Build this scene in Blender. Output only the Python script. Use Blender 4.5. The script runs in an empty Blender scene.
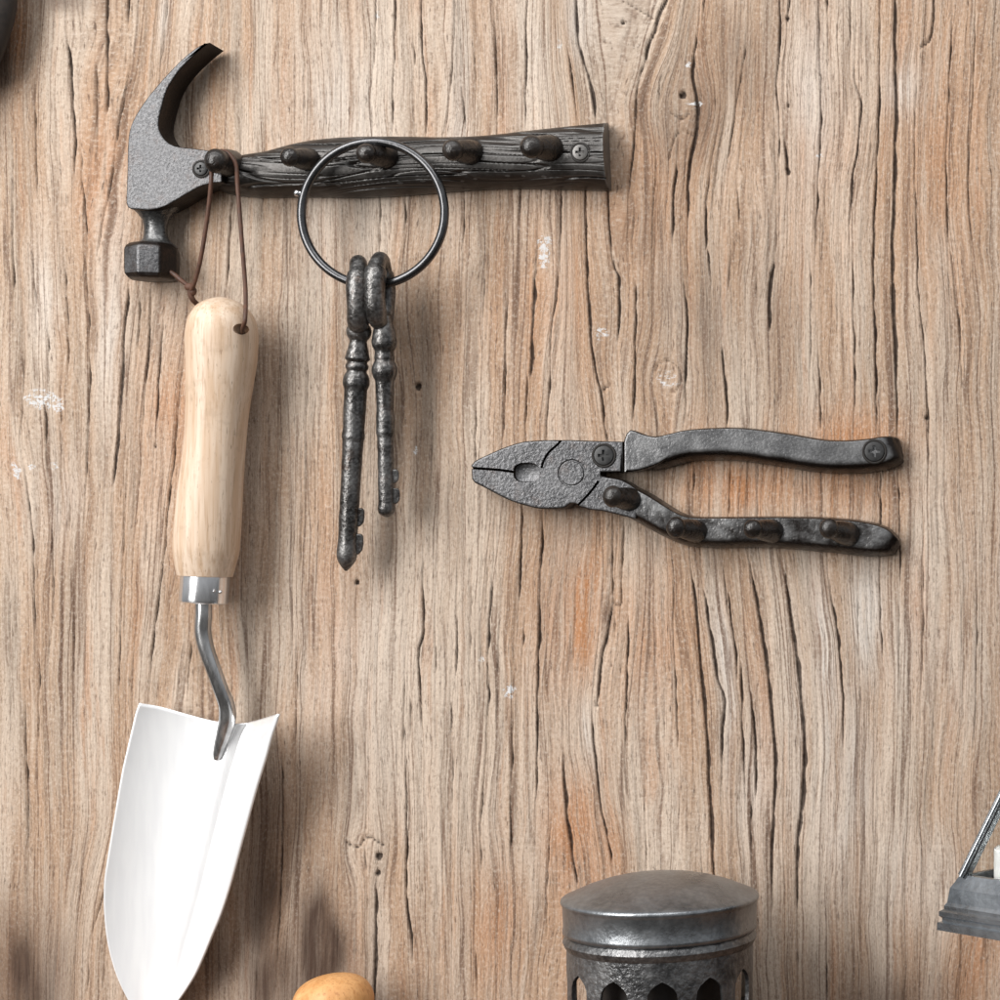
import bpy, bmesh, math, random
import numpy as np
from mathutils import Vector

# ---------------------------------------------------------------- basics
S = 0.0005                    # metres per photo pixel measured on the wall plane
CX, CY, F = 1050.0, 540.0, 2000.0   # foot of the camera's perpendicular on the wall, distance to the wall
scene = bpy.context.scene
COL = scene.collection
random.seed(7)


def W(px, py, d=0.0):
    """place seen at photo position px,py when it stands d in front of the wall -> true (x, y, d)"""
    k = (F - d) / F
    return (CX + (px - CX) * k, CY + (py - CY) * k, d)


def M(p):
    """true pixel units -> metres (wall is the plane y = 0, camera towards -y)"""
    return Vector(((p[0] - 500) * S, -p[2] * S, (500 - p[1]) * S))


# ---------------------------------------------------------------- nodes
class NT:
    def __init__(self, name):
        self.m = bpy.data.materials.new(name)
        self.m.use_nodes = True
        self.t = self.m.node_tree
        self.t.nodes.clear()
        self.out = self.n('ShaderNodeOutputMaterial')
        self.bsdf = self.n('ShaderNodeBsdfPrincipled')
        self.t.links.new(self.bsdf.outputs[0], self.out.inputs[0])

    def n(self, kind, **kw):
        nd = self.t.nodes.new(kind)
        for k, v in kw.items():
            setattr(nd, k, v)
        return nd

    def set(self, sock, v):
        if isinstance(v, bpy.types.NodeSocket):
            self.t.links.new(v, sock)
        else:
            if sock.type == 'RGBA' and len(v) == 3:
                v = (*v, 1)
            sock.default_value = v

    def noise(self, vec, scale, detail=4, rough=0.55, dist=0.0):
        nd = self.n('ShaderNodeTexNoise')
        self.set(nd.inputs['Vector'], vec)
        nd.inputs['Scale'].default_value = scale
        nd.inputs['Detail'].default_value = detail
        nd.inputs['Roughness'].default_value = rough
        nd.inputs['Distortion'].default_value = dist
        return nd.outputs['Fac']

    def vmul(self, vec, s, add=(0, 0, 0)):
        nd = self.n('ShaderNodeMapping')
        self.set(nd.inputs['Vector'], vec)
        nd.inputs['Scale'].default_value = s
        nd.inputs['Location'].default_value = add
        return nd.outputs[0]

    def ramp(self, f, lo, hi, a=0.0, b=1.0):
        nd = self.n('ShaderNodeMapRange', interpolation_type='SMOOTHSTEP')
        self.set(nd.inputs['Value'], f)
        for i, v in enumerate((lo, hi, a, b)):
            nd.inputs[i + 1].default_value = v
        return nd.outputs[0]

    def math(self, op, a, b=0.0, clamp=False):
        nd = self.n('ShaderNodeMath', operation=op, use_clamp=clamp)
        self.set(nd.inputs[0], a)
        self.set(nd.inputs[1], b)
        return nd.outputs[0]

    def mix(self, f, a, b, blend='MIX'):
        nd = self.n('ShaderNodeMix', data_type='RGBA', blend_type=blend)
        self.set(nd.inputs[0], f)
        self.set(nd.inputs[6], a)
        self.set(nd.inputs[7], b)
        return nd.outputs[2]

    def attr(self, name, vec=False):
        nd = self.n('ShaderNodeAttribute', attribute_name=name)
        return nd.outputs['Vector'] if vec else nd.outputs['Fac']

    def bump(self, h, strength, dist, normal=None):
        nd = self.n('ShaderNodeBump')
        nd.inputs['Strength'].default_value = strength
        nd.inputs['Distance'].default_value = dist
        self.set(nd.inputs['Height'], h)
        if normal is not None:
            self.set(nd.inputs['Normal'], normal)
        return nd.outputs[0]

    def obj(self):
        return self.n('ShaderNodeTexCoord').outputs['Object']

    def p(self, name, v):
        self.set(self.bsdf.inputs[name], v)


def srgb(r, g, b):
    f = lambda c: ((c / 255 + 0.055) / 1.055) ** 2.4 if c > 10 else c / 255 / 12.92
    return (f(r), f(g), f(b))


# ---------------------------------------------------------------- materials
def wood_wall_material():
    t = NT('weathered_wood')
    g = t.attr('grain', True)
    crack = t.attr('crack')
    band = t.noise(t.vmul(g, (1, 0.10, 1)), 0.022, 3, 0.5)
    band2 = t.noise(t.vmul(g, (1, 0.06, 1), (300, 40, 0)), 0.055, 4, 0.6)
    streak = t.noise(t.vmul(g, (1, 0.045, 1), (50, 900, 0)), 0.16, 5, 0.62)
    fibre = t.noise(t.vmul(g, (1, 0.10, 1), (9, 77, 0)), 0.34, 5, 0.7)
    fleck = t.noise(t.vmul(g, (1, 0.16, 1), (19, 7, 0)), 0.40, 3, 0.7)
    grit = t.noise(t.vmul(g, (1, 0.6, 1)), 0.42, 4, 0.75)
    def vein(scale, st, w, seed):
        n = t.noise(t.vmul(g, (1, st, 1), seed), scale, 2, 0.5)
        return t.ramp(t.math('ABSOLUTE', t.math('SUBTRACT', n, 0.5)), 0.0, w, 1.0, 0.0)
    v1 = vein(0.050, 0.016, 0.020, (11, 5, 3))
    v2 = vein(0.115, 0.022, 0.034, (71, 25, 8))
    pore = t.noise(t.vmul(g, (1, 0.09, 1), (4, 31, 0)), 0.62, 2, 0.6)
    tan = srgb(194, 160, 130)
    pale = srgb(216, 195, 174)
    grey = srgb(182, 163, 144)
    rust = srgb(197, 147, 108)
    brown = srgb(126, 96, 74)
    c = t.mix(t.ramp(band, 0.44, 0.60), tan, pale)
    c = t.mix(t.ramp(band2, 0.46, 0.66, 0, 0.75), c, grey)
    c = t.mix(t.ramp(band2, 0.44, 0.30, 0, 0.65), c, rust)
    # local rusty and bleached places of this board
    rz = t.math('MULTIPLY', t.attr('rusty'), t.ramp(streak, 0.32, 0.60, 0.7, 1.4), True)
    c = t.mix(rz, c, srgb(197, 134, 82))
    bz = t.math('MULTIPLY', t.attr('bleached'), t.ramp(streak, 0.30, 0.55, 0.45, 1.15), True)
    c = t.mix(bz, c, srgb(226, 214, 202))
    c = t.mix(t.ramp(streak, 0.50, 0.66, 0, 0.55), c, pale)
    c = t.mix(t.ramp(streak, 0.47, 0.30, 0, 0.50), c, brown)
    c = t.mix(t.ramp(fibre, 0.45, 0.28, 0, 0.42), c, srgb(112, 84, 64))
    c = t.mix(t.ramp(fibre, 0.56, 0.72, 0, 0.35), c, srgb(228, 212, 194))
    c = t.mix(t.ramp(fleck, 0.43, 0.29, 0, 0.62), c, srgb(96, 72, 56))
    c = t.mix(t.math('MULTIPLY', v1, t.ramp(band2, 0.35, 0.6, 0.35, 0.85)), c, srgb(112, 82, 62))
    c = t.mix(t.math('MULTIPLY', v2, t.ramp(streak, 0.65, 0.4, 0.05, 0.50)), c, srgb(120, 90, 70))
    c = t.mix(t.ramp(pore, 0.40, 0.28, 0, 0.7), c, srgb(88, 66, 52))
    c = t.mix(t.ramp(grit, 0.48, 0.72, 0, 0.52), c, srgb(236, 220, 203))
    c = t.mix(t.ramp(grit, 0.50, 0.28, 0, 0.46), c, brown)
    sz = t.math('MULTIPLY', t.attr('shade_brown'), t.ramp(streak, 0.25, 0.6, 0.75, 1.0), True)
    c = t.mix(sz, c, srgb(78, 58, 46))  # darkens for painted shade at the edges and for brown wood zones
    c = t.mix(t.ramp(t.math('MULTIPLY', t.attr('chalk'), t.ramp(t.noise(g, 0.22, 4, 0.75), 0.40, 0.62)), 0.22, 0.5, 0, 0.85), c, srgb(228, 229, 230))
    c = t.mix(t.ramp(crack, 0.05, 0.85, 0, 0.90), c, srgb(56, 43, 36))
    hs = t.n('ShaderNodeHueSaturation')
    hs.inputs['Saturation'].default_value = 0.92
    hs.inputs['Value'].default_value = 0.835
    t.set(hs.inputs['Color'], c)
    t.p('Base Color', hs.outputs[0])
    t.p('Roughness', 0.8)
    t.p('Specular IOR Level', 0.25)
    h = t.math('ADD', t.math('SUBTRACT', t.math('MULTIPLY', streak, 0.9), t.math('MULTIPLY', t.math('ADD', v1, v2), 0.12)), t.math('ADD', t.math('MULTIPLY', fibre, 0.8), t.math('MULTIPLY', fleck, 0.35)))
    h = t.math('ADD', h, t.math('MULTIPLY', grit, 0.35))
    t.p('Normal', t.bump(h, 0.55, 3.0 * S))
    return t.m


def iron_material(name, dark, light, metallic=0.55, rough=(0.38, 0.6), grain=3.0, bump=0.5, mottled=0.5, spec=0.5, rust=0.0, worn=None, ridge=None):
    t = NT(name)
    o = t.obj()
    k = 1 / (S * grain)
    fine = t.noise(o, k, 3, 0.6)
    wide = t.noise(o, k * 0.12, 4, 0.6)
    f = t.math('ADD', t.math('MULTIPLY', t.ramp(wide, 0.35, 0.65), mottled), t.math('MULTIPLY', t.ramp(fine, 0.35, 0.68), 1 - mottled))
    c = t.mix(f, dark, light)
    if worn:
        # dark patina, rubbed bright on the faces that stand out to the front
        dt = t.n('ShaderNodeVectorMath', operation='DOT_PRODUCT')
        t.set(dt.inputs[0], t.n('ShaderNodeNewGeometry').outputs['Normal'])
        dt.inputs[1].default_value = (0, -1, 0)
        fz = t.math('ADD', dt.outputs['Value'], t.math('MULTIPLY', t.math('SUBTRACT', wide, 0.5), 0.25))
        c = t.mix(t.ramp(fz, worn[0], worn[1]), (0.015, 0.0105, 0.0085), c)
    if ridge:
        pt = t.n('ShaderNodeNewGeometry').outputs['Pointiness']
        c = t.mix(t.ramp(pt, 0.497, 0.53, 0, 1), c, ridge)
    if rust:
        rn = t.noise(t.vmul(o, (1, 1, 1), (3, 5, 1)), k * 0.2, 5, 0.7)
        c = t.mix(t.ramp(rn, 0.52, 0.68, 0, rust), c, (0.085, 0.045, 0.028))
    t.p('Base Color', c)
    t.p('Metallic', metallic)
    t.p('Specular IOR Level', spec)
    t.p('Roughness', t.ramp(wide, 0.3, 0.7, rough[0], rough[1]))
    t.p('Normal', t.bump(fine, bump, grain * 0.55 * S))
    return t.m


def handle_wood_material(name, base, light, dark):
    t = NT(name)
    o = t.obj()
    g = t.vmul(o, (1, 1, 0.05))
    a = t.noise(g, 1 / (S * 9), 4, 0.6)
    b = t.noise(g, 1 / (S * 2.6), 3, 0.6)
    c = t.mix(t.ramp(a, 0.35, 0.65), base, light)
    c = t.mix(t.ramp(b, 0.50, 0.30, 0, 0.55), c, dark)
    sm = t.noise(o, 1 / (S * 26), 4, 0.65)
    c = t.mix(t.ramp(sm, 0.54, 0.68, 0, 0.35), c, tuple(x * .72 for x in base))
    pr = t.noise(t.vmul(o, (1, 1, 0.14)), 1 / (S * 1.6), 2, 0.6)
    c = t.mix(t.ramp(pr, 0.36, 0.26, 0, 0.6), c, tuple(x * .55 for x in dark))
    t.p('Base Color', c)
    t.p('Roughness', 0.48)
    t.p('Specular IOR Level', 0.4)
    t.p('Normal', t.bump(b, 0.12, 1.0 * S))
    return t.m


def plain_material(name, col, rough, metallic=0.0, noise=0.12, spec=0.5, aniso=None, coat=0):
    t = NT(name)
    o = t.obj()
    v = t.vmul(o, aniso) if aniso else o
    a = t.noise(v, 1 / (S * 6), 4, 0.6)
    c = t.mix(t.ramp(a, 0.3, 0.7), tuple(x * (1 - noise) for x in col), tuple(min(1, x * (1 + noise)) for x in col))
    t.p('Base Color', c)
    t.p('Metallic', metallic)
    t.p('Roughness', t.ramp(a, 0.3, 0.7, rough * 0.85, rough * 1.2))
    t.p('Specular IOR Level', spec)
    if coat:
        t.p('Coat Weight', coat)
        t.p('Coat Roughness', 0.2)
    t.p('Normal', t.bump(a, 0.08, 0.8 * S))
    return t.m


MAT = {
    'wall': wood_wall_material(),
    'cast': iron_material('grey_cast_iron', (0.060, 0.060, 0.063), (0.165, 0.165, 0.17), 0.5, (0.30, 0.48), 2.6, 0.5, 0.45, rust=0.22, worn=(.72, .95)),
    'bronze': iron_material('dark_bronze_iron', (0.030, 0.026, 0.023), (0.085, 0.08, 0.076), 0.45, (0.30, 0.46), 3.2, 0.16, 0.5, 0.6, worn=(.62, 1.0), ridge=(0.10, 0.097, 0.094)),
    'peg': iron_material('dark_peg_iron', (0.008, 0.006, 0.005), (0.022, 0.017, 0.014), 0.0, (0.20, 0.36), 4.0, 0.45, 0.5, 0.55, rust=0.12),
    'key': iron_material('rough_key_iron', (0.045, 0.042, 0.040), (0.25, 0.245, 0.24), 0.85, (0.24, 0.44), 3.2, 0.45, 0.5, rust=0.35),
    'ring': plain_material('ring_steel', (0.09, 0.09, 0.093), 0.24, 0.9),
    'plier': iron_material('grey_plier_iron', (0.070, 0.070, 0.073), (0.18, 0.18, 0.185), 0.55, (0.26, 0.44), 2.8, 0.5, 0.45, rust=0.22, worn=(.72, .95)),
    'handle': iron_material('worn_handle_iron', (0.12, 0.12, 0.122), (0.24, 0.24, 0.242), 0.55, (0.22, 0.38), 2.8, 0.28, 0.5, worn=(.80, .985)),
    'handle2': iron_material('grimy_handle_iron', (0.018, 0.014, 0.012), (0.30, 0.30, 0.30), 0.5, (0.20, 0.36), 6.0, 0.35, 0.75, worn=(.80, .985)),
    'ferrous': iron_material('turned_iron', (0.05, 0.05, 0.05), (0.16, 0.16, 0.16), 0.7, (0.22, 0.38), 2.6, 0.3, 0.4),
    'screw': plain_material('black_screw', (0.045, 0.045, 0.045), 0.4, 0.5),
    'dark_ring': plain_material('black_ring', (0.016, 0.013, 0.011), 0.7),
    'screw2': plain_material('bright_screw', (0.13, 0.125, 0.12), 0.4, 0.6),
    'beech': handle_wood_material('beech_wood', srgb(200, 172, 145), srgb(218, 197, 176), srgb(170, 138, 108)),
    'honey': handle_wood_material('honey_wood', srgb(204, 148, 92), srgb(220, 168, 112), srgb(164, 106, 58)),
    'steel': plain_material('polished_steel', (0.78, 0.78, 0.79), 0.18, 0.95, 0.1, aniso=(1, 1, 0.2)),
    'shank': plain_material('shank_steel', (0.46, 0.46, 0.46), 0.22, 0.9, 0.25, aniso=(1, 1, 0.3)),
    'blade': plain_material('bright_blade', (0.975, 0.98, 0.99), 0.20, 0.32, 0.02, aniso=(1, 1, 0.1), coat=0.4),
    'cord': plain_material('brown_leather', srgb(82, 54, 40), 0.6, 0, 0.3),
    'lid': iron_material('pewter_lid', (0.19, 0.20, 0.21), (0.34, 0.355, 0.37), 0.85, (0.26, 0.40), 5, 0.16, 0.6, rust=0.06),
    'pewter': iron_material('hammered_pewter', (0.07, 0.07, 0.072), (0.26, 0.26, 0.26), 0.8, (0.26, 0.46), 5, 0.42, 0.5),
    'zinc': iron_material('grey_zinc', (0.22, 0.235, 0.25), (0.42, 0.445, 0.47), 0.9, (0.20, 0.32), 7, 0.12, 0.7),
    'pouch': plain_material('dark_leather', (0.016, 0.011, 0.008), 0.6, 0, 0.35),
    'wax': plain_material('white_wax', (0.86, 0.85, 0.82), 0.5, 0, 0.02),
    'shelf': handle_wood_material('dark_shelf_wood', srgb(96, 70, 52), srgb(116, 88, 66), srgb(60, 44, 34)),
}


def glass_material():
    t = NT('thin_glass')
    t.p('Base Color', (0.95, 0.97, 0.97))
    t.p('Roughness', 0.03)
    t.p('IOR', 1.1)
    t.p('Transmission Weight', 1.0)
    return t.m


MAT['glass'] = glass_material()


# ---------------------------------------------------------------- mesh helpers (true pixel units until build)
class MB:
    def __init__(self):
        self.v, self.f = [], []

    def ring_faces(self, a, b, n, close=True):
        for i in range(n if close else n - 1):
            j = (i + 1) % n
            self.f.append((a + i, a + j, b + j, b + i))

    def tube(self, path, radii, n=20, cap=True, up=None, flat=1.0):
        """skin a path of true points with round sections"""
        P = [np.array(p, float) for p in path]
        m = len(P)
        if not hasattr(radii, '__len__'):
            radii = [radii] * m
        T = []
        for i in range(m):
            t = P[min(i + 1, m - 1)] - P[max(i - 1, 0)]
            L = np.linalg.norm(t)
            T.append(t / (L if L > 1e-9 else 1))
        u = np.array(up if up else ((0, 0, 1) if abs(T[0][2]) < 0.9 else (1, 0, 0)), float)
        starts = []
        for i in range(m):
            u = u - T[i] * np.dot(u, T[i])
            u /= np.linalg.norm(u)
            w = np.cross(T[i], u)
            starts.append(len(self.v))
            for k in range(n):
                a = 2 * math.pi * k / n
                self.v.append(tuple(P[i] + radii[i] * (math.cos(a) * u * flat + math.sin(a) * w)))
        for i in range(m - 1):
            self.ring_faces(starts[i], starts[i + 1], n)
        if cap:
            self.f.append(tuple(range(starts[0] + n - 1, starts[0] - 1, -1)))
            self.f.append(tuple(range(starts[-1], starts[-1] + n)))
        return self

    def loop(self, path, r, n=14):
        """closed tube"""
        P = [np.array(p, float) for p in path]
        m = len(P)
        rr = r if hasattr(r, '__len__') else [r] * m
        nrm = np.zeros(3)
        c = sum(P) / m
        for i in range(m):
            nrm += np.cross(P[i] - c, P[(i + 1) % m] - c)
        nrm /= np.linalg.norm(nrm)
        st = []
        for i in range(m):
            t = P[(i + 1) % m] - P[i - 1]
            t /= np.linalg.norm(t)
            w = np.cross(t, nrm)
            st.append(len(self.v))
            for k in range(n):
                a = 2 * math.pi * k / n
                self.v.append(tuple(P[i] + rr[i] * (math.cos(a) * w + math.sin(a) * nrm)))
        for i in range(m):
            self.ring_faces(st[i], st[(i + 1) % m], n)
        return self

    def ball(self, c, r, n=20, sq=(1, 1, 1)):
        c = np.array(c, float)
        rows = n // 2
        top = len(self.v)
        self.v.append(tuple(c + np.array((0, -r * sq[1], 0))))
        st = []
        for i in range(1, rows):
            th = math.pi * i / rows
            st.append(len(self.v))
            for k in range(n):
                a = 2 * math.pi * k / n
                self.v.append(tuple(c + r * np.array((math.sin(th) * math.cos(a) * sq[0], -math.cos(th) * sq[1], math.sin(th) * math.sin(a) * sq[2]))))
        bot = len(self.v)
        self.v.append(tuple(c + np.array((0, r * sq[1], 0))))
        for k in range(n):
            self.f.append((top, st[0] + (k + 1) % n, st[0] + k))
            self.f.append((bot, st[-1] + k, st[-1] + (k + 1) % n))
        for i in range(len(st) - 1):
            self.ring_faces(st[i], st[i + 1], n)
        return self

    def box(self, lo, hi):
        b = len(self.v)
        for z in (lo[2], hi[2]):
            for y in (lo[1], hi[1]):
                for x in (lo[0], hi[0]):
                    self.v.append((x, y, z))
        for q in ((0, 1, 3, 2), (4, 6, 7, 5), (0, 4, 5, 1), (2, 3, 7, 6), (0, 2, 6, 4), (1, 5, 7, 3)):
            self.f.append(tuple(b + i for i in q))
        return self

    def grid(self, pts):
        """pts[i][j] -> quads"""
        b = len(self.v)
        R, Cn = len(pts), len(pts[0])
        for row in pts:
            self.v.extend(tuple(p) for p in row)
        for i in range(R - 1):
            for j in range(Cn - 1):
                a = b + i * Cn + j
                self.f.append((a, a + 1, a + Cn + 1, a + Cn))
        return b, R, Cn

    def plate(self, outline, df, db=0.0, bevel=2.0, segs=3, dome=0.0):
        """solid with a photo outline (given on its front face), real thickness and a rounded front edge"""
        P = [np.array(W(x, y, df)[:2]) for x, y in outline]
        n = len(P)
        area = sum(P[i][0] * P[(i + 1) % n][1] - P[(i + 1) % n][0] * P[i][1] for i in range(n))
        sgn = 1 if area > 0 else -1
        N = []
        for i in range(n):
            t = P[(i + 1) % n] - P[i - 1]
            t = t / (np.linalg.norm(t) + 1e-9)
            N.append(np.array((-t[1], t[0])) * sgn)     # inward
        rings = [(0, db), (0, df - bevel)]
        for k in range(1, segs + 1):
            a = math.pi / 2 * k / segs
            rings.append((bevel * (1 - math.cos(a)), df - bevel + bevel * math.sin(a)))
        rings.append((bevel + 0.9, df))
        st = []
        for ins, d in rings:
            st.append(len(self.v))
            for i in range(n):
                q = P[i] + N[i] * ins
                self.v.append((q[0], q[1], d))
        for a, b in zip(st, st[1:]):
            self.ring_faces(a, b, n)
        self.f.append(tuple(range(st[-1], st[-1] + n)))
        self.f.append(tuple(range(st[0] + n - 1, st[0] - 1, -1)))
        return self

    def lathe(self, cx, d0, prof, n=64, cap=True):
        """turned about a vertical axis; prof = (true y, radius)"""
        st = []
        for y, r in prof:
            st.append(len(self.v))
            for k in range(n):
                a = 2 * math.pi * k / n
                self.v.append((cx + r * math.cos(a), y, d0 + r * math.sin(a)))
        for a, b in zip(st, st[1:]):
            self.ring_faces(a, b, n)
        if cap:
            self.f.append(tuple(range(st[0], st[0] + n)))
            self.f.append(tuple(range(st[-1] + n - 1, st[-1] - 1, -1)))
        return self

    def mesh(self, name, origin=Vector((0, 0, 0))):
        me = bpy.data.meshes.new(name)
        me.from_pydata([tuple(M(p) - origin) for p in self.v], [], self.f)
        bm = bmesh.new()
        bm.from_mesh(me)
        bmesh.ops.remove_doubles(bm, verts=bm.verts, dist=1e-7)
        bmesh.ops.recalc_face_normals(bm, faces=bm.faces)
        bm.to_mesh(me)
        bm.free()
        return me

    def build(self, name, mat, parent=None, origin=None, angle=38, cut=None):
        org = world_of(parent) if parent else (origin if origin is not None else Vector((0, 0, 0)))
        me = self.mesh(name, org)
        o = bpy.data.objects.new(name, me)
        COL.objects.link(o)
        if parent:
            o.parent = parent
        else:
            o.location = org
        if cut is not None:
            carve(o, cut, org)
            me = o.data
        me.materials.clear()
        me.materials.append(MAT[mat])
        me.polygons.foreach_set('use_smooth', [True] * len(me.polygons))
        me.set_sharp_from_angle(angle=math.radians(angle))
        return o


def world_of(o):
    v = Vector((0, 0, 0))
    while o:
        v = v + o.location
        o = o.parent
    return v


def carve(o, cut, org):
    """cut real grooves and holes out of a mesh (result is baked into the mesh, the cutter is deleted)"""
    cm = cut.mesh('cutter', org)
    c = bpy.data.objects.new('cutter', cm)
    COL.objects.link(c)
    par, o.parent = o.parent, None
    md = o.modifiers.new('cut', 'BOOLEAN')
    md.operation, md.solver, md.object = 'DIFFERENCE', 'EXACT', c
    md.use_self = True
    bpy.context.view_layer.update()
    dg = bpy.context.evaluated_depsgraph_get()
    new = bpy.data.meshes.new_from_object(o.evaluated_get(dg))
    o.modifiers.clear()
    old = o.data
    new.name = old.name
    o.data = new
    bpy.data.meshes.remove(old)
    bpy.data.objects.remove(c)
    bpy.data.meshes.remove(cm)
    o.parent = par


def thing(name, label, cat, at, group=None):
    o = bpy.data.objects.new(name, None)
    o.empty_display_size = 0.01
    COL.objects.link(o)
    o.location = M(at)
    return tag(o, label, cat, group)


def tag(o, label, cat, group=None):
    o['label'], o['category'] = label, cat
    if group:
        o['group'] = group
    return o


def spline(pts, n):
    """smooth curve through points (any dimension), n samples, by chord length"""
    P = np.array(pts, float)
    if len(P) == 2:
        return [tuple(P[0] + (P[1] - P[0]) * i / (n - 1)) for i in range(n)]
    s = np.concatenate([[0], np.cumsum(np.linalg.norm(np.diff(P, axis=0), axis=1))])
    out = []
    m = np.zeros_like(P)
    for i in range(len(P)):
        a, b = max(i - 1, 0), min(i + 1, len(P) - 1)
        m[i] = (P[b] - P[a]) / (s[b] - s[a])
    for q in np.linspace(0, s[-1], n):
        i = min(max(np.searchsorted(s, q) - 1, 0), len(P) - 2)
        h = s[i + 1] - s[i]
        t = (q - s[i]) / h
        out.append(tuple((2 * t**3 - 3 * t**2 + 1) * P[i] + (t**3 - 2 * t**2 + t) * h * m[i] + (-2 * t**3 + 3 * t**2) * P[i + 1] + (t**3 - t**2) * h * m[i + 1]))
    return out


def chain(*parts):
    """outline from runs: a list is taken as is, ('s', list, n) is smoothed"""
    out = []
    for p in parts:
        q = spline(p[1], p[2]) if p[0] == 's' else list(p)
        for a in q:
            if not out or abs(out[-1][0] - a[0]) + abs(out[-1][1] - a[1]) > 0.3:
                out.append((a[0], a[1]))
    return out


# ---------------------------------------------------------------- numpy noise
def vnoise(x, y, seed):
    xi, yi = np.floor(x).astype(np.int64), np.floor(y).astype(np.int64)
    fx, fy = x - xi, y - yi
    fx, fy = fx * fx * (3 - 2 * fx), fy * fy * (3 - 2 * fy)

    def h(a, b):
        k = (a * 374761393 + b * 668265263 + seed * 974634777) & 0xFFFFFFFF
        k = ((k ^ (k >> 13)) * 1274126177) & 0xFFFFFFFF
        return ((k ^ (k >> 16)) & 0xFFFF) / 65535.0
    return (h(xi, yi) * (1 - fx) + h(xi + 1, yi) * fx) * (1 - fy) + (h(xi, yi + 1) * (1 - fx) + h(xi + 1, yi + 1) * fx) * fy


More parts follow.
